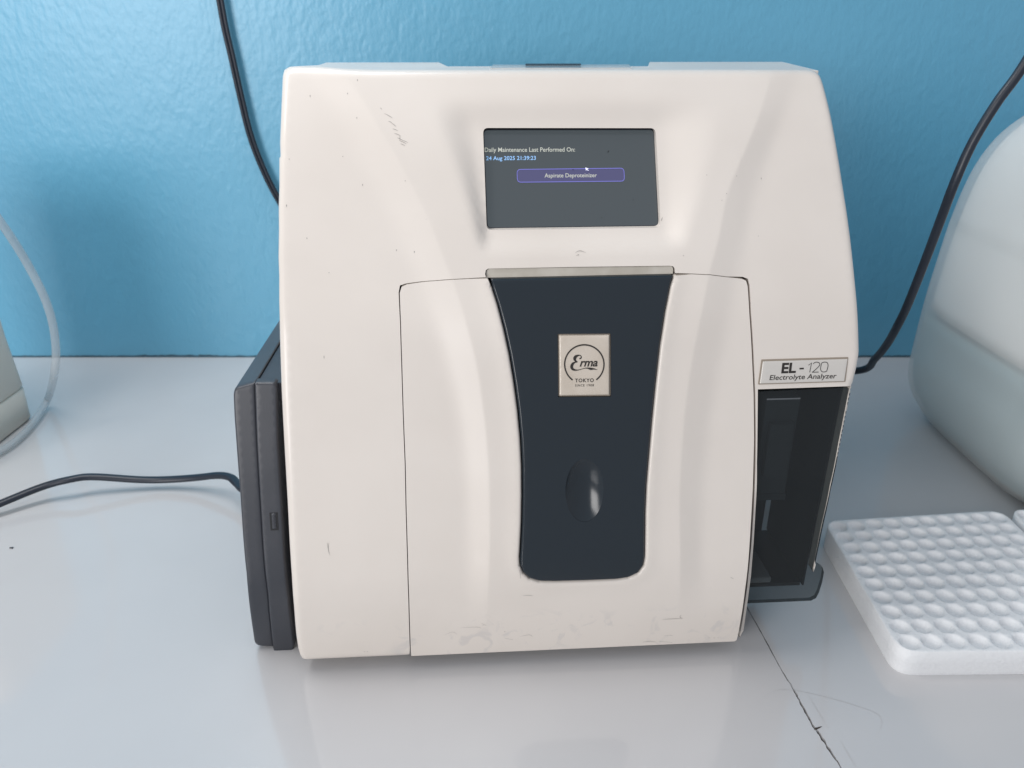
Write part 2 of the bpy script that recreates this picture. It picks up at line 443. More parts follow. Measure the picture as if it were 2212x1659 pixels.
# a chip beside the joint, and a few hairline scratches
ch = [(.1713, .3178, .0012), (.1735, .3185, .0009), (.1758, .3195, .0002)]
hair = [[(1700, 1525), (1735, 1575)], [(1915, 1640), (1875, 1700)]]
def zpath(L_): return [on_z(u, v, 0)[:2] for u, v in L_]
parts = [ribbon(ch, .001)]
link('chip', [(x, y, .0002) for x, y in parts[0][0]], parts[0][1], M['edge_dirt'], table, False)
scr = []
for P_, w in [([(1640, 1512), (1685, 1490), (1760, 1500), (1880, 1535), (1905, 1560), (1893, 1590)], .00022), ([(1745, 1500), (1790, 1575)], .0003),
              ([(1697, 1460), (1722, 1502)], .0003), ([(1815, 1600), (1850, 1659)], .0003), ]:
    scr.append(ribbon(catmull(zpath(P_), 6), w, True))
V, F_ = merge(*scr); M['hair'] = mat('hairline', (.50, .495, .49), .3)
link('hairline_scratches', [(x, y, .00015) for x, y in V], F_, M['hair'], table, False)

# wall
V, F_ = box(-2.2, 2.2, .880, .98, -.6, 1.9)
wall = link('wall', V, F_, M['wall'], None, False); tag(wall, kind='structure')
seam = []
x = -1.2
sv, sf = [], []
k = 0
while x < 1.2:
    h = .0012+.0010*random.random()
    if -.46 < x < -.36: h += .0016*random.random()
    sv += [(x, .8792-.0006*random.random(), 0.0002), (x, .8797, h)]
    if k: sf.append((2*k-2, 2*k, 2*k+1, 2*k-1))
    k += 1; x += .004
M['seam'] = mat('seam_grime', (.05, .11, .15), .8)
link('seam', sv, sf, M['seam'], wall, False)

# ================================================================== THE ANALYZER
an = empty('electrolyte_analyzer', (O0.x, O0.y, 0), YAW)
tag(an, 'white benchtop electrolyte analyzer with small dark screen, navy centre panel and grey side module', 'analyzer')

# outline of the fixed casing front (pixel survey)
door_top = [(862, 632), (866, 618), (878, 613), (920, 607), (975, 600), (1010, 598), (1050, 597)]
door_top_r = [(1453, 588), (1490, 588), (1530, 590), (1570, 597), (1603, 600), (1613, 604), (1617, 616)]
door_l = [(865, 700), (868, 800), (871, 900), (875, 1000), (877, 1100), (880, 1200), (883, 1300), (886, 1400), (886.5, 1417)]
door_r = [(1620, 680), (1625, 760), (1629, 850), (1630, 950), (1627, 1060), (1620, 1180), (1611, 1270), (1601, 1340), (1594, 1380)]
strip_bot = [(1600, 1372), (1606, 1362), (1612, 1320)]
strip_out = [(1622, 1245), (1628, 1170), (1632, 1100), (1635, 1000), (1636.5, 900), (1637, 841)]
bay_rim = [(1838, 834), (1829, 880), (1813, 960), (1795, 1050), (1776, 1140), (1757, 1236)]
rim_out = [(1765, 1213), (1784, 1125), (1806, 1030), (1828, 925), (1846, 835), (1856, 795), (1861, 765)]
right_o = [(1860, 720), (1857, 660), (1850, 585), (1843, 520), (1835, 460), (1824, 390), (1812, 315), (1800, 250), (1790, 208), (1782, 178)]
top_r = [(1776, 163), (1766, 154.5), (1750, 151.5)]
top = [(1700, 151), (1500, 151), (1235, 151), (950, 151.5), (800, 151), (740, 148.5), (690, 144.5), (640, 143.5)]
top_l = [(622, 145), (611, 152), (607.5, 165)]
left_o = [(606, 200), (603.5, 260), (601.5, 310), (602.5, 340), (600, 344), (600, 390), (600, 405), (598.5, 450), (599, 500), (598, 560), (599.5, 600), (599.5, 655), (600.5, 690), (602, 760), (605, 850), (609.5, 940), (614, 1020), (618, 1090), (622, 1170), (627, 1250), (632, 1320), (637, 1380), (641, 1408)]
bot_l = [(645, 1421), (650, 1428.5), (660, 1430.5)]
poly = pxs([(883, 1419)]) + pxs([(885, 1400)])
def shiftx(L_, d): return [(u+d, v) for u, v in L_]
def shifty(L_, d): return [(u, v+d) for u, v in L_]
body_px = ([(884, 1420.5)] + shiftx(door_l[:-1], -.8)[::-1] + [(861.0, 632), (864, 616.5), (877.5, 612.2)] + shifty(door_top[3:-1], -.8) + [(1049, 595)]
           + [(1047.5, 588), (1049, 580), (1054, 576.5), (1240, 573), (1444, 570.5), (1451, 572), (1454.5, 577), (1454.5, 586)]
           + shifty(door_top_r[1:4], -.8) + [(1604, 598), (1615.5, 602), (1619.5, 616)])
body_px2 = (shiftx(door_r[:-1], 2.8) + [(1597.5, 1378)] + strip_bot + strip_out + bay_rim + rim_out)
body_px3 = (right_o + top_r + top + top_l + left_o + bot_l)
BODY = pxs(body_px)+pxs(body_px2, 0, Glo)+pxs(body_px3)
OUT_TAG = pxs(rim_out, 0, Glo)+pxs(right_o+top_r+top+top_l+left_o+bot_l+[(882, 1420.6)])
outset = set((round(a, 5), round(b, 5)) for a, b in OUT_TAG)
OUTSEG = list(zip(OUT_TAG, OUT_TAG[1:]))
def is_outer(X, Z):
    return min(seg_d((X, Z), a, b) for a, b in OUTSEG) < 2e-4
# screen opening at the bottom of the pocket
SCR_PX = [(1043, 275), (1413, 275.5), (1424, 489), (1051, 494)]
scr_c = pxs(SCR_PX, PD)
SCR = rounded(scr_c, .0030, 5)
def rad_body(X, Z): 
    if is_outer(X, Z): return .0042
    return 0
_cache = {}
def skirt_body(X, Z, y):
    k = (round(X, 6), round(Z, 6))
    if k not in _cache: _cache[k] = is_outer(X, Z)
    return [y+.004, .335] if _cache[k] else [y+.003, y+.008]
def Sbody(X, Z): return (Glo(X, Z) if X > interp(DR, Z)-.0008 else G(Z))-raise_(X, Z)+pocket(X, Z)
V, F_ = shell([BODY, SCR], Sbody, .0034, rad_body, skirt_body, .0026, CREASE)
zk = px(1235, 151)[1]
V = [(x, y, z-.0036*sm(.13, .335, y)) if z > zk-.012 and y > .2 else (x, y, z) for x, y, z in V]
casing = link('front_casing', V, F_, M['white'], an)

# black core added inside the casing to block light and darken the gaps
prof = [(G(z)+.0125, z) for z in (.018, .05, .08, .11, .14, .17, .20, .23, .26, .29, .325)]
def core(x0, x1, pr, yb):
    n = len(pr); ring = pr+[(yb, pr[-1][1]), (yb, pr[0][1])]; m_ = len(ring)
    V = [(x0, y, z) for y, z in ring]+[(x1, y, z) for y, z in ring]
    return V, [tuple(range(m_)), tuple(range(m_, 2*m_))[::-1]]+[(i, (i+1) % m_, m_+(i+1) % m_, m_+i) for i in range(m_)]
link('light_block_core', *merge(core(.006, .266, prof, .33), core(.266, .312, [(G(z)+.0125, z) for z in (.196, .23, .26, .29, .325)], .33)), M['dark'], an, False)

# hinged front door
door_px = [(888.5, 1417), *[(u+1.2, v) for u, v in door_l[:-1]][::-1], (863.5, 633), (867.5, 620), (879, 614.5), *shifty(door_top[3:-1], .8), (1052, 597.5)]
door_px += [(1055.5, 600), (1452, 591.5), *shifty(door_top_r[1:4], .8), (1602, 602.5), (1611.5, 606.5), (1615, 618)]
door_px += shiftx(door_r[:-1], -1.2)+[(1594, 1372), (1591, 1383), (1586, 1385.5)]
DOOR = pxs(door_px)
pan_l = [(1057, 600), (1063, 618), (1075, 655), (1088, 705), (1100, 760), (1110, 820), (1118, 880), (1123.5, 940), (1126.5, 1000), (1127, 1060), (1126, 1120), (1123.5, 1170), (1122, 1195)]
pan_b = [(1123, 1213), (1130, 1230), (1144, 1242), (1165, 1248), (1200, 1248.5), (1270, 1246.5), (1330, 1244), (1355, 1240), (1375, 1230), (1386, 1214), (1389, 1196)]
pan_r = [(1390, 1150), (1390.5, 1100), (1393, 1040), (1398, 980), (1405, 900), (1413, 820), (1422, 740), (1433, 670), (1444, 615), (1449, 595)]
def grow(P_, c, d):
    out = []
    for u, v in P_:
        k = 0 if v < 612 else 1
        if v < 1190: out.append((u+(d if u > c else -d), v))
        else:
            dx, dy = u-c, v-1190; l = math.hypot(dx/ 130, dy/55) or 1; out.append((u+d*(dx/130)/l, v+d*(dy/55)/l))
    return out
hole_px = grow(pan_l, 1256, 1.0)+grow(pan_b, 1256, 1.0)+grow(pan_r, 1256, 1.0)
HOLE = pxs(hole_px)
HOLE_T = HOLE[:]
# the panel reaches the door's top edge: the door is one outline with a deep notch
i0 = door_px.index((1055.5, 600))
GS = lambda X, Z: G(Z)
DOOR_N = pxs(door_px[:i0]+[(1053.5, 599.5)]+grow(pan_l, 1256, 1.0)[1:]+grow(pan_b, 1256, 1.0)+grow(pan_r, 1256, 1.0)[:-1]+[(1453.5, 592)]+door_px[i0+2:], 0, GS)
NOTCH = list(zip(HOLE, HOLE[1:]))
def door_s(X, Z):
    d = min(seg_d((X, Z), a, b) for a, b in NOTCH)
    return G(Z)-raise_(X, Z)-.0010*math.exp(-(d/.006)**2)
def rad_door(X, Z):
    d = min(seg_d((X, Z), a, b) for a, b in NOTCH)
    return .0020 if d < 3e-4 else 0
V, F_ = shell([DOOR_N], door_s, .0034, rad_door, lambda X, Z, y: [y+.003, y+.0085], .0014, CREASE)
door = link('door', V, F_, M['white'], an)
# navy centre panel let into the door
PANEL = pxs([(1059.5, 598.5)]+shiftx(pan_l[1:], 1)+shifty(pan_b, -1)+shiftx(pan_r[:-1], -1)+[(1449.5, 590.5)])
REC_C = px(1260, 1050); RX = px(1301, 1050)[0]-REC_C[0]; RZ = px(1260, 982)[1]-REC_C[1]
ELL = [(REC_C[0]+RX*math.cos(2*math.pi*k/48), REC_C[1]+RZ*math.sin(2*math.pi*k/48)) for k in range(48)]
BP = pxs([(1202, 714.5), (1316, 714), (1316.5, 849), (1203.5, 850)]); BP = rounded(BP, .0004, 2)
PC = sum(p[0] for p in PANEL)/len(PANEL)
def pan_s(X, Z):
    # smooth skin of its own, slightly crowned
    return Gr(X, Z)-.0046*sm(.015, .085, Z)-.0006+.10*(X-PC)**2
V, F_ = shell([PANEL, ELL, BP], pan_s, .0040, lambda X, Z: .0000 if (X-REC_C[0])**2/RX**2+(Z-REC_C[1])**2/RZ**2 < 1.1 else (.0 if any(seg_d((X, Z), a, b) < 2e-4 for a, b in zip(BP, BP[1:]+BP[:1])) else .0014), lambda X, Z, y: [y+(.0003 if (X-REC_C[0])**2/RX**2+(Z-REC_C[1])**2/RZ**2 < 1.1 else .003)], .0013)
link('centre_panel', V, F_, M['black'], door)
# concave finger scoop
vs, fs = [], []
nr, ns = 14, 48
for i in range(nr+1):
    r = i/nr
    for k in range(ns):
        a = 2*math.pi*k/ns; cx = REC_C[0]+RX*r*math.cos(a); cz = REC_C[1]+RZ*r*math.sin(a)
        d = .0052*(1-r**2.0)
        vs.append((REC_C[0]+(cx-REC_C[0])*1.02, pan_s(cx, cz)+.0002+d, REC_C[1]+(cz-REC_C[1])*1.02))
for i in range(nr):
    for k in range(ns): fs.append((i*ns+k, i*ns+(k+1) % ns, (i+1)*ns+(k+1) % ns, (i+1)*ns+k))
link('finger_recess', vs, fs, M['black'], door)

# badge with the maker's emblem
BC = pxs([(1205, 717.5), (1313.5, 716.5), (1313.5, 846), (1206, 847.5)])
BAD = rounded(BC, .0006, 3)
bs = lambda X, Z: pan_s(X, Z)-.0002
well = densify(BP, .002); cxy = (sum(p[0] for p in BP)/len(BP), sum(p[1] for p in BP)/len(BP))
V, F_ = shell([BAD], bs, .003, lambda X, Z: .0010, lambda X, Z, y: [y+.0012], .0014)
badge = link('badge', V, F_, M['badge'], an)
V, F_ = shell([rounded(pxs([(1203, 715), (1315.5, 714.5), (1316, 848.5), (1204, 849.5)]), .0006, 2)], lambda X, Z: pan_s(X, Z)+.0011, .004, lambda X, Z: 0, lambda X, Z, y: [y+.001], .003)
link('badge_seat', V, F_, M['rim_dirt'], badge, False)
def Bx(x, y): return px(2100/1.8082+x*.2110/1.8082, 1250/1.8082+y*.2110/1.8082)   # from a close survey of the badge
k_ = .2110/1.8082*2.6e-4
def bpth(L_, n=6): 
    q = catmull([tuple(map(float, p)) for p in L_], n); return [(*Bx(p[0], p[1]), p[2]*k_) for p in q]
arc = []
for i in range(73):
    a = R(-127+254*i/72+0); arc.append((838+360*math.sin(a), 752-357*math.cos(a), 27))
arc2 = []
a0, a1 = -143.5, 142.5
for i in range(73):
    a = R(a0+(a1-a0)*i/72); arc2.append((838+360*math.sin(a), 752-357*math.cos(a), 26))
lets = [ribbon([(*Bx(p[0], p[1]), p[2]*k_) for p in arc2], 1)]
E_ = [(748, 652, 22), (776, 636, 24), (782, 612, 18), (760, 588, 16), (720, 590, 30), (680, 612, 52), (662, 650, 56), (680, 690, 30), (712, 706, 14)]
E2 = [(714, 708, 12), (665, 716, 26), (622, 748, 48), (606, 800, 54), (630, 842, 42), (690, 858, 22), (760, 848, 12), (840, 825, 12), (900, 822, 22), (955, 834, 40), (1010, 836, 24), (1080, 850, 3)]
lets += [ribbon(bpth(E_), 1), ribbon(bpth(E2), 1)]
lets.append(fit(text2d('rma', .022, .30, .97), Bx(752, 790), Bx(1082, 786), Bx(752, 646)))
lets.append(fit(text2d('TOKYO', .022, 0, 1.15), Bx(668, 1080), Bx(1012, 1074), Bx(668, 1016)))
lets.append(fit(text2d('SINCE', .006, 0, 1.2), Bx(668, 1158), Bx(842, 1156), Bx(668, 1118)))
lets.append(fit(text2d('1908', .006, 0, 1.2), Bx(885, 1156), Bx(1013, 1154), Bx(885, 1114)))
lay('emblem', lets, bs, .00012, M['ink'], badge)

# cream latch strip above the door
ST = rounded(pxs([(1050, 578), (1452, 572.5), (1452.5, 590), (1050.5, 598.5)]), [.0022, .0022, .0003, .0003], 5)
V, F_ = shell([ST], lambda X, Z: Sf(X, Z)+.0012+.0012*sm(px(1250, 575)[1], px(1250, 592)[1], Z), .003, lambda X, Z: 0, lambda X, Z, y: [y+.006], .002)
link('latch_strip', V, F_, M['cream'], an)

# display
ss = lambda X, Z: Gr(X, Z)+PD+.0012
sa, sb, sc, sd = pxs([(1040, 272), (1416, 272), (1427, 492), (1048, 497)], PD)
pa, pc = ss(*sa), ss(*sc)
def flat(X, Z):            # the display glass is truly flat
    t = (Z-sc[1])/(sa[1]-sc[1]); return pc+(pa-pc)*t+.0002
DISP = [sa, sb, sc, sd]
V, F_ = shell([DISP], flat, .02, lambda X, Z: 0, lambda X, Z, y: [y+.004], .02)
disp = link('display', V, F_, M['lcd'], an, False)
V, F_ = shell([rounded(pxs([(1041, 273), (1415, 273), (1426, 491), (1049, 496)], PD), .003, 4), rounded(pxs([(1045.5, 281.5), (1412, 281), (1422, 487), (1053.5, 492)], PD+.001), .0022, 5)],
              lambda X, Z: flat(X, Z)-.0003, .02, lambda X, Z: 0, lambda X, Z, y: [y+.0003], .004)
link('display_edge', V, F_, M['lcd_dark'], disp, False)
def D(x, y): return px((1850+x*.36166)/1.8083, (450+y*.36166)/1.8083, PD+.001)
lay('display_text', [fit(text2d('Daily Maintenance Last Performed On:', .010), D(120, 398), D(1098, 394), D(120, 352)),
                     fit(text2d('Aspirate Deproteinizer', .010), D(768, 675), D(1334, 671), D(768, 632))], flat, .0003, M['lcd_txt'], disp)
lay('display_text', [fit(text2d('24 Aug 2025 21:39:23', .010), D(136, 488), D(674, 484), D(136, 446))], flat, .0003, M['lcd_blue'], disp)
bt = rounded([D(470, 588), D(1626, 574), D(1633, 714), D(474, 726)], .0021, 6)
lay('display_button', [([*bt], [tuple(range(len(bt)))])], flat, .0002, M['lcd_btn'], disp)
lay('display_button_outline', [ribbon(bt+[bt[0], bt[1]], .00036)], flat, .0004, M['lcd_line'], disp)
ptr = [D(1208, 566), D(1246, 578), D(1230, 584), D(1246, 598), D(1238, 602), D(1224, 590), D(1216, 602)]
lay('mouse_pointer', [(ptr, [tuple(range(7))])], flat, .0006, M['lcd_ptr'], disp)
marks(disp, [ribbon([D(1450, 402), D(1462, 384)], .0005), ribbon([D(1068, 588), D(1082, 588)], .0004), ribbon([D(1722, 908), D(1728, 914)], .0003), ribbon([D(1380, 1104), D(1388, 1108)], .0003)], flat, .0007, M['dark'])

# name sticker on the right
def Lb(x, y): return px((2900+x*.22604)/1.8083, (1350+y*.22604)/1.8083)
fr = rounded([Lb(326, 238), Lb(1826, 196), Lb(1775, 622), Lb(268, 668)], .0004, 2)
V, F_ = shell([fr], lambda X, Z: Sf(X, Z)-.0004, .004, lambda X, Z: 0, lambda X, Z, y: [y+.001], .003)
plate_rim = link('name_plate_rim', V, F_, M['rim_dirt'], an)
bpy.data.materials['rim_dirt'].node_tree.nodes['Principled BSDF'].inputs['Base Color'].default_value = (.30, .25, .20, 1)
pl = rounded([Lb(346, 266), Lb(1816, 224), Lb(1757, 612), Lb(292, 655)], .0006, 3)
ls = lambda X, Z: Sf(X, Z)-.0008
V, F_ = shell([pl], ls, .003, lambda X, Z: .0006, lambda X, Z, y: [y+.0006], .0007)
plate = link('name_plate', V, F_, M['plate'], an); plate_rim.parent = plate
lay('lettering', [fit(text2d('EL', .035, .0, 1.0), Lb(660, 462), Lb(910, 454), Lb(680, 296)),
                  ribbon([Lb(976, 388), Lb(1050, 385)], 27*.22604/1.8083*2.6e-4)
                  , fit(text2d('Electrolyte Analyzer', .010, .12, 1.0), Lb(456, 584), Lb(1612, 552), Lb(464, 500))], ls, .00012, M['ink'], plate)
wt = 13*.22604/1.8083*2.6e-4
def lp(L_, n=6): return catmull([Lb(*p) for p in L_], n)
lay('thin_numerals', [ribbon(lp([(1130, 328), (1184, 284), (1152, 452)], 1), wt),
                      ribbon(lp([(1212, 304), (1240, 282), (1285, 276), (1322, 296), (1318, 335), (1270, 388), (1196, 450)]), wt), ribbon(lp([(1192, 450), (1306, 446)], 1), wt),
                      ribbon(lp([(1405, 274), (1362, 290), (1346, 340), (1340, 400), (1362, 438), (1400, 444), (1440, 432), (1458, 385), (1468, 325), (1450, 282), (1405, 274)]), wt)], ls, .00014, M['ink_thin'], plate)

# smoked sample bay cover
cov_px = [(1611, 1303.5), (1617, 1270), (1624, 1220), (1630, 1140), (1634, 1050), (1636, 950), (1638, 846), (1822, 837.5), (1833, 839), (1837, 846), (1829, 885), (1813, 965), (1795, 1055), (1776, 1145), (1758, 1232), (1757, 1221),
          (1766, 1220), (1777, 1226), (1780, 1236), (1776, 1258), (1769, 1280), (1763, 1292), (1752, 1297.5), (1720, 1299)]
COV = pxs(cov_px, .0015, Glo)
V, F_ = shell([COV], lambda X, Z: Glo(X, Z)+.0015, .005, lambda X, Z: 0, lambda X, Z, y: [y+.003], .003)
link('sample_bay_cover', V, F_, M['smoked'], an)
zc = px(1740, 838)[1]
yb_ = .075
M['bay'] = mat('bay_plastic', (.045, .052, .058), .5)
zs = [.036, .05, .08, .11, .14, .17, .195]
def wall_strip(fx, th):
    V = []; F_ = []
    for z in zs:
        x = fx(z); y = Gr(.29, z)+.0075
        V += [(x, y, z), (x+th, y, z), (x+th, .082, z), (x, .082, z)]
    for i in range(len(zs)-1):
        for k in range(4): F_.append((4*i+k, 4*i+(k+1) % 4, 4*i+4+(k+1) % 4, 4*i+4+k))
    return V, F_+[(0, 1, 2, 3), (4*len(zs)-4, 4*len(zs)-3, 4*len(zs)-2, 4*len(zs)-1)]
rimt = sorted((z, x) for x, z in pxs(bay_rim))
bx_r = lambda z: interp(rimt, z)-.0016
hp = [wall_strip(lambda z: .2695, .0012), wall_strip(bx_r, .0010), box(.2700, .3130, .0800, .083, .036, .195), box(.270, bx_r(.036), .022, .080, .0335, .036)]
link('bay_housing', *merge(*hp), M['bay'], an, False)
pr = [box(.280, .300, .028, .05, .10, .165), box(.283, .297, .024, .03, .115, .150), box(.278, .302, .03, .06, .094, .0985)]
tv = tube([(.286, .040, .10), (.286, .040, .045)], .0007)
M['probe'] = mat('probe_grey', (.10, .11, .12), .65)
link('sample_probe', *merge(*pr, tv), M['probe'], an, False)
M['tray'] = mat('tray_grey', (.55, .56, .57), .4)
o = link('drip_tray', *box(.277, .298, .022, .050, .0362, .0405), M['tray'], an, False); bevel(o, .001)

# grey module on the left side
mo = .021
def mpx(u, v): return px(u, v, mo, lambda X, Z: G(Z))
def module(name, P_, rads, off, yback, rr, ysk=None):
    poly_ = rounded([mpx(*p) for p in P_], rads, 5)
    return shell([poly_], lambda X, Z: G(Z)+mo+off, .0030, lambda X, Z: rr, lambda X, Z, y: [y+.004, yback], .0012)
MA = [(550, 1397), (531, 1240), (517, 1060), (505, 900), (503, 852), (507, 838), (551, 826), (556, 950), (566, 1120), (580, 1280), (592, 1398)]
outerm = link('side_module', *module('m', MA, [.005, 0, 0, 0, .003, .002, 0, 0, 0, 0, 0], 0, .20, .0016), M['module'], an)
MB_ = [(592, 1405), (580, 1280), (566, 1120), (556, 950), (551.5, 824), (594, 824), (600, 836), (602, 950), (612, 1120), (625, 1290), (637, 1390), (634, 1402)]
o = link('module_inner_cover', *module('m', MB_, [.001, 0, 0, 0, .001, .001, .002, 0, 0, 0, .002, .002], -.0022, .055, .0012), M['module'], outerm)
X0 = mpx(553, 850)[0]; X1 = mpx(598, 850)[0]; ZT = mpx(553, 826)[1]
# top deck of the module with a vent slot
link('top_deck', *box(X0+.0005, .004, .052, .195, ZT-.012, ZT-.0012), M['module'], outerm, False)
link('vent_slot', *box(X0+.012, .002, .090, .125, ZT-.0016, ZT-.0009), M['dark'], outerm, False)
q0 = mpx(584, 1103); q1 = mpx(608, 1140)
def sock(a, b, c, d, off, rr):
    return shell([[(a, d), (b, d), (b, c), (a, c)]], lambda X, Z: G(Z)+mo-.0022+off, .004, lambda X, Z: rr, lambda X, Z, y: [y+.0015], .002)
link('socket_frame', *sock(q0[0], q1[0]-.0012, q0[1], q1[1], -.0003, 0), M['dark'], outerm, False)
link('socket_door', *sock(q0[0]+.0012, q1[0]-.0022, q0[1]-.0002, q1[1]+.0012, -.0008, .0003), M['module'], outerm)

# top: raised rear pads, clear label holder
zt = px(1235, 151)[1]
YT = .333
def slab(name, xa, xb, ya, yb, za, zb, m, bev):
    o = link(name, *box(xa, xb, ya, yb, za, zb), m, an, False); bevel(o, bev, 3); return o
def xat(u, y, z):          # machine X of pixel column u at depth y
    r = ray(u, 145); a = Vector((r.x, r.y)); t = (y-CL.y)/a.dot(EY); return CL.x+a.dot(EX)*t
zf = zt
def top_slab(name, u0, u1, ya, yb, h, m, bev, sl=0, dz=0, b0=None, b1=None):
    xa0, xb0 = xat(u0, ya, 0), xat(u1, ya, 0); xa1, xb1 = xat(u0+sl if b0 is None else b0, yb, 0), xat(u1-sl if b1 is None else b1, yb, 0)
    z0, z1 = zf-.006, zf+h
    v = [(xa0, ya, z0), (xb0, ya, z0), (xb1, yb, z0), (xa1, yb, z0), (xa0, ya, z1+dz), (xb0, ya, z1+dz), (xb1, yb, z1), (xa1, yb, z1)]
    o = link(name, v, [(0, 1, 2, 3), (4, 5, 6, 7), (0, 1, 5, 4), (1, 2, 6, 5), (2, 3, 7, 6), (3, 0, 4, 7)], m, an, False); bevel(o, bev, 3); return o
M['top'] = mat('top_plastic', (.70, .69, .69), .2, .5, .2)
top_slab('top_pad', 640, 990, .17, .333, -.0004, M['white'], .0008, 8, -.0016, 705, 950)
top_slab('top_pad', 1396, 1770, .17, .333, -.0004, M['white'], .0008, 12, -.0016, 1402, 1690)
M['clear'] = see_through('clear_cover', (.95, .97, .98), .1, (.75, .76, .76), .5)
top_slab('paper_cover', 1058, 1365, .150, .26, -.0004, M['clear'], .0003, 6, .0009)
top_slab('paper_slot', 1135, 1255, .235, .264, .0003, M['cord'], .0002)

# feet
for x_, y_ in ((.03, .035), (.24, .035), (.03, .30), (.24, .30)):
    v, f = tube([(x_, y_, .0), (x_, y_, .019)], .010, seg=20, up=Vector((0, 1, 0)))
    link('rubber_foot', v, f, M['dark'], an)

# specks and scratches from use
def T(L_, w=1.4, s=3): return ribbon(pxpath(L_, 0, s), w*1.9e-4, True)
c1 = lambda x, y: ((1000+x*.5725)/1.8083, (150+y*.5725)/1.8083)
sp = []
for a, b in [((878, 508), (935, 540)), ((905, 562), (932, 572)), ((925, 572), (960, 598)), ((935, 612), (972, 626)), ((945, 642), (990, 660)), ((985, 658), (984, 690)), ((965, 672), (1010, 694)),
             ((978, 690), (1030, 715)), ((1000, 690), (1040, 706)), ((850, 470), (862, 482)), ((988, 712), (1020, 728))]:
    sp.append(T([c1(*a), c1((a[0]+b[0])/2, (a[1]+b[1])/2-2), c1(*b)], 1.2))
c2 = lambda x, y: ((2200+x*.5726)/1.8083, (150+y*.5726)/1.8083)
sp += [T([c2(74, 1455), c2(90, 1442), c2(115, 1438), c2(150, 1452)], 1.2), T([c2(80, 1472), c2(100, 1462), c2(95, 1470)], 1.3), T([c2(683, 1226), c2(679, 1240), c2(676, 1252)], 1.8)]
for (x, y, r) in [(369, 392, 2.0), (627, 374, 1.6), (690, 540, 1.6), (695, 283, 1.8), (727, 999, 2.0), (208, 1140, 2.4), (347, 1363, 1.8), (958, 1444, 1.6), (1080, 1453, 2.0), (226, 823, 1.2), (592, 805, 1.1), (1020, 965, 1), (498, 1598, 1.1)]:
    u, v = c1(x, y); sp.append(T([(u, v-r), (u+.2, v), (u, v+r)], 2.2, 2))
for (x, y, r) in [(1349, 955, 2.2), (1170, 932, .9), (1330, 1348, .9), (808, 1470, 1.2), (966, 924, .9), (1068, 1096, .9), (1100, 1050, 1)]:
    u, v = c2(x, y); sp.append(T([(u, v-r), (u+.2, v), (u, v+r)], 1.8, 2))
sp += [T([(175/2.0+0, 0), (1, 1)], 0)] if False else []
marks(casing, sp, Sbody, .0002, M['scuff'])
c8 = lambda x, y: ((1000+x*.9042)/1.8083, (1900+y*.9042)/1.8083)
dm = [T([c8(1752, 573), c8(1800, 570), c8(1845, 569)], 1.4), T([c8(1836, 552), c8(1830, 562), c8(1842, 568)], 1.4), T([c8(1668, 672), c8(1700, 668), c8(1730, 672)], 1.3), T([c8(1740, 668), c8(1800, 674)], 1), T([c8(1150, 461), c8(1180, 460), c8(1195, 463)], 1.2),
      T([c8(975, 590), c8(995, 598)], 1.2), T([c8(985, 596), c8(978, 600)], 1), T([c8(1074, 624), c8(1076, 628)], 2.2), T([c8(1075, 655), c8(1110, 662)], 1), T([c8(1140, 648), c8(1180, 640), c8(1196, 650)], 1), T([c8(1955, 653), c8(1962, 654)], 1.4), T([c8(1976, 653), c8(1984, 654)], 1.3), T([c8(1992, 653), c8(1999, 654)], 1.2),
      T([c8(1136, 340), c8(1141, 378)], 1.2), T([c8(2050, 392), c8(2062, 398)], 1.6), T([c8(815, 640), c8(850, 628), c8(870, 640)], .8), T([c8(880, 610), c8(960, 606), c8(968, 614)], .9), T([c8(1760, 645), c8(1790, 642), c8(1802, 646)], .9)]
marks(door, dm, door_s, .0002, M['scuff'])
lm = [T([c8(308, 242), c8(312, 268), c8(316, 290)], 1.2), T([c8(466, 713), c8(472, 714)], 1.8), T([c8(478, 714), c8(484, 712)], 1.6), T([(711, 1170), (709, 1185), (713, 1200)], .9), T([(700, 768), (700, 774)], 2.2)]
marks(casing, lm, Sbody, .0002, M['scuff'])

# ================================================================== OTHER THINGS
def cable(name, P_, r, label, flat_=False, n=10, m='cord'):
    path = catmull(P_, n)
    o = link(name, *tube(path, r, r*.6 if flat_ else r, 14, Vector((0, 1, 0)) if flat_ else Vector((0, 0, 1))), M[m]); tag(o, label, 'cable')
    return o
# cord along the wall on the left: two cores side by side
P_ = [on_y(u, v, .870) for u, v in [(455, -120), (463, -60), (475, 0), (486, 60), (500, 120), (519, 205), (540, 290), (566, 360), (598, 425), (640, 490)]]+[(-.20, .84, .12), (-.12, .80, .05), (-.05, .76, .01)]
path = catmull(P_, 10)
cab = merge(tube([(p[0]-.0018, p[1], p[2]) for p in path], .0021, seg=12), tube([(p[0]+.0018, p[1]+.0004, p[2]) for p in path], .0021, seg=12))
o = link('wall_cord', *cab, M['cord']); tag(o, 'dark flat cord hanging down the blue wall behind the left of the analyzer', 'cable', 'dark cables')
P_ = [on_y(u, v, y) for u, v, y in [(2330, -60, .50), (2212, 140, .50), (2152, 224, .50), (2100, 310, .50), (2062, 395, .50), (2030, 480, .51), (1996, 570, .52), (1960, 660, .53), (1938, 705, .54), (1915, 745, .56), (1890, 775, .58), (1858, 800, .60)]]+[(.262, .64, .082), (.235, .69, .06), (.20, .73, .03)]
o = link('hanging_cord', *tube(catmull(P_, 10), .0030, seg=16), M['cord']); tag(o, 'round dark cord slanting down in front of the jerrycan to behind the analyzer', 'cable', 'dark cables')
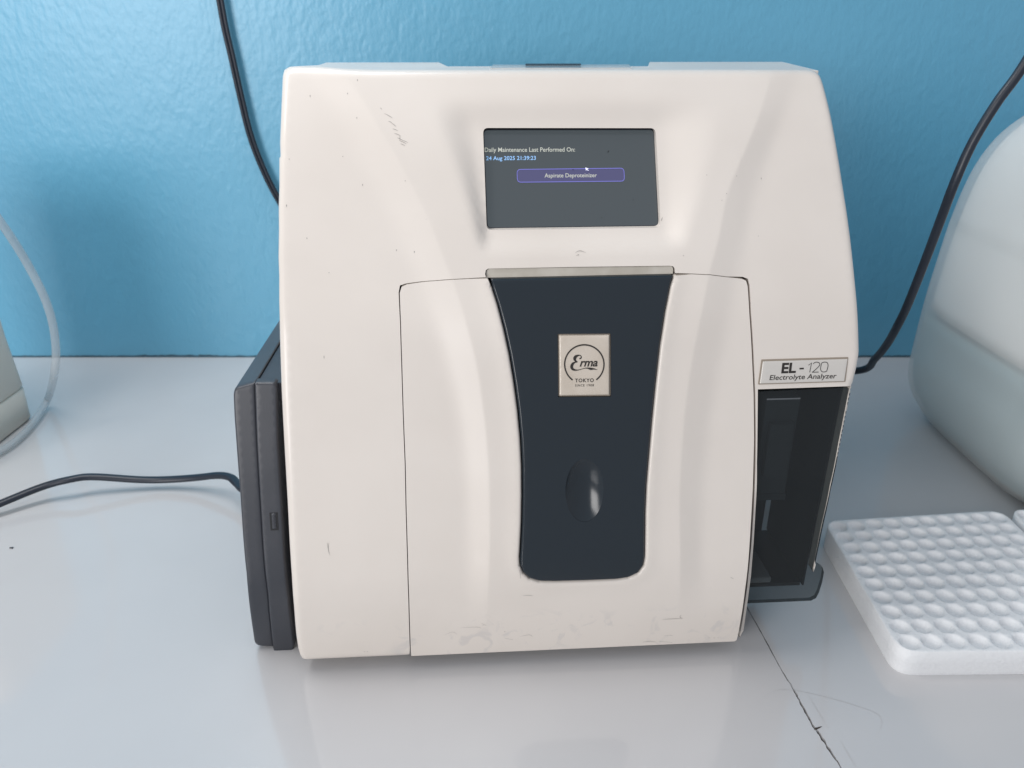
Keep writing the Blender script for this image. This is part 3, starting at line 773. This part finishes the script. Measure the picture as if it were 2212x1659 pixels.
P_ = [on_z(-150, 1150, .004)]+[on_z(u, v, z) for u, v, z in [(-60, 1112, .008), (0, 1088, .010), (90, 1052, .014), (150, 1036, .017), (200, 1030, .016), (300, 1036, .010), (360, 1036, .009), (420, 1032, .012), (470, 1027, .018), (497, 1031, .020), (512, 1044, .020)]]+[(-.215, .535, .022), (-.19, .53, .025), (-.160, .53, .03)]
path = catmull(P_, 10)
o = link('power_cable', *tube(path, .0037, .0028, 14), M['cord']); tag(o, 'dark power cable lying on the white table left of the grey side module', 'cable', 'dark cables')

# milky hose, far left
P_ = [on_y(-120, 330, .62), on_y(-60, 395, .63), on_y(0, 478, .64), on_y(32, 525, .65), on_y(62, 575, .66), on_y(95, 640, .665), on_y(114, 700, .67), on_y(121, 760, .675), on_y(117, 810, .68), on_z(104, 860, .012), on_z(78, 905, .005), on_z(42, 945, .0045), on_z(0, 975, .0045), on_z(-60, 1000, .0045), on_z(-140, 1015, .0045)]
o = link('plastic_hose', *tube(catmull(P_, 10), .0036, seg=16), M['tube']); tag(o, 'milky see-through plastic hose curving down to the table at the far left', 'hose')

# ivory container cut off by the left side of the picture
ic = empty('plastic_container', (-.563, .641, 0)); tag(ic, 'ivory plastic container with a seam round its base beside the milky hose', 'container')
def loft(rings, closed=True):
    n = len(rings[0]); V = [p for r in rings for p in r]; F_ = []
    for j in range(len(rings)-1):
        for i in range(n): F_.append((j*n+i, j*n+(i+1) % n, (j+1)*n+(i+1) % n, (j+1)*n+i))
    F_.append(tuple(range(n))[::-1]); F_.append(tuple((len(rings)-1)*n+i for i in range(n)))
    return V, F_
def rrect(hx, hy, r, z, cx=0, cy=0): return [(cx+p[0], cy+p[1], z) for p in rounded([(-hx, -hy), (hx, -hy), (hx, hy), (-hx, hy)], r, 8)]
link('base', *loft([rrect(.066, .074, .016, 0), rrect(.069, .077, .018, .003), rrect(.0695, .0775, .018, .034), rrect(.068, .076, .018, .0355)]), M['ivory'], ic)
link('body', *loft([rrect(.0675, .0755, .018, .0355), rrect(.0695, .0775, .018, .038), rrect(.068, .076, .02, .09), rrect(.0665, .0745, .02, .240), rrect(.060, .068, .02, .252)]), M['ivory'], ic)

# jerrycan
jc = empty('jerrycan', (.548, .622, 0)); tag(jc, 'large milky white jerrycan part filled with clear liquid against the blue wall', 'jerrycan')
def sup(hx, hy, e, z, n=72, dent=None):
    out = []
    for i in range(n):
        a = 2*math.pi*i/n; c, s = math.cos(a), math.sin(a)
        x = math.copysign(abs(c)**(2/e), c)*hx; y = math.copysign(abs(s)**(2/e), s)*hy
        if dent and c < -.2 and abs(y) < hy*.72 and dent > 0: x += dent*sm(hy*.72, hy*.60, abs(y))
        out.append((x, y, z))
    return out
HX, HY = .154, .128
tabz = [(0, -.034), (.004, -.026), (.012, -.018), (.022, -.011), (.035, -.004), (.055, 0), (.09, .0), (.13, -.001), (.18, -.004), (.205, -.006), (.228, -.010), (.245, -.016), (.260, -.026), (.274, -.042), (.284, -.060), (.290, -.085), (.293, -.11)]
tz = [(z+.030*sm(.20, .285, z), d) for z, d in catmull(tabz, 4)]
rings = []
for z, d in tz:
    dent = .0025*sm(.075, .085, z)*(1-sm(.198, .208, z))
    rings.append(sup(HX+d, HY+d, 5.2, z, 96, dent))
link('can_body', *loft(rings), M['can'], jc)
zl = .110
rings = [sup(HX+d-.003, HY+d-.003, 5.2, z+.002, 96, .0025*sm(.075, .085, z)) for z, d in tz if z < zl]
link('liquid', *loft(rings), M['liquid'], jc)
rings = [sup(HX+d-.006, HY+d-.006, 5.2, z, 96) for z, d in tz if zl+.002 < z < .315]
link('inner_haze', *loft(rings), M['can_in'], jc)
link('neck', *tube([(.06, 0, .318), (.06, 0, .345)], .024, seg=28, up=Vector((0, 1, 0))), M['can'], jc)
link('cap', *tube([(.06, 0, .336), (.06, 0, .362)], .029, seg=28, up=Vector((0, 1, 0))), M['cap'], jc)
link('handle', *tube(catmull([(-.055, 0, .315), (-.045, 0, .348), (-.01, 0, .355), (.02, 0, .348), (.03, 0, .315)], 6), .011, seg=14, up=Vector((0, 1, 0))), M['can'], jc)

# polystyrene tube trays
def tray_mesh(NL, FL, FR, NR, n=10):
    H_ = .0184; Sx = .143
    def bil(x, y):
        s, t = x/Sx, y/Sx
        return (NL[0]*(1-s)*(1-t)+NR[0]*s*(1-t)+FR[0]*s*t+FL[0]*(1-s)*t, NL[1]*(1-s)*(1-t)+NR[1]*s*(1-t)+FR[1]*s*t+FL[1]*(1-s)*t)
    ol = rounded([(0, 0), (Sx, 0), (Sx, Sx), (0, Sx)], .013, 8)
    p = (Sx-.004)/n
    cs = [(.002+p*(i+.5)+random.uniform(-.0003, .0003), .002+p*(j+.5)+random.uniform(-.0003, .0003), random.uniform(.92, 1.06)) for i in range(n) for j in range(n)]
    cs = {(i//n, i % n): c for i, c in enumerate(cs)}
    def sf(x, y):
        i = int((x-.002)/p); j = int((y-.002)/p)
        c = cs.get((max(0, min(n-1, i)), max(0, min(n-1, j))))
        d = math.hypot(x-c[0], y-c[1])/.0063
        dp = 0 if d > 1.08 else .0038*c[2]*(1-sm(.50, 1.06, d))
        return -(H_-dp+.00018*math.sin(x*170+1)*math.cos(y*140))
    ex = []
    for c in cs.values():
        for r_ in (.0034, .0044, .0053, .0060, .0066, .0070):
            ex += [(c[0]+r_*math.cos(a*math.pi/10), c[1]+r_*math.sin(a*math.pi/10)) for a in range(20)]
    V, F_ = shell([ol], sf, .0017, lambda x, y: .0004, lambda x, y, h: [-.009, -.0012, 0], .0022, ex)
    out = []
    for x, h, y in V:
        b = bil(x, y); z = -h
        if z < 1e-6:
            pass
        out.append((b[0], b[1], max(0, z)))
    return out, F_
for nm, q, lb in (('foam_tray', ((.2345, .3580), (.2395, .4975), (.3855, .5125), (.3810, .3600)), 'white polystyrene tube tray with rows of round wells on the table right of the analyzer'),
                  ('foam_tray', ((.3850, .3700), (.3915, .5140), (.5330, .5060), (.5280, .3720)), 'white polystyrene tray of which one corner shows at the right side of the picture')):
    cx = sum(p[0] for p in q)/4; cy = sum(p[1] for p in q)/4
    V, F_ = tray_mesh(*[(p[0]-cx, p[1]-cy) for p in q])
    o = link(nm, V, F_, M['foam']); o.location = (cx, cy, 0); tag(o, lb, 'foam tray', 'polystyrene tube trays')

# crumb on the table
x, y, _ = on_z(25, 1184, 0)
o = link('dark_crumb', *merge(box(-.0014, .0014, -.0005, .0005, 0, .0008), box(.0006, .0014, -.0011, .0005, 0, .0006)), M['cord'], None, False); o.location = (x, y, 0)
bevel(o, .0002, 2)
tag(o, 'tiny dark crumb lying alone on the white table at the far left', 'crumb')
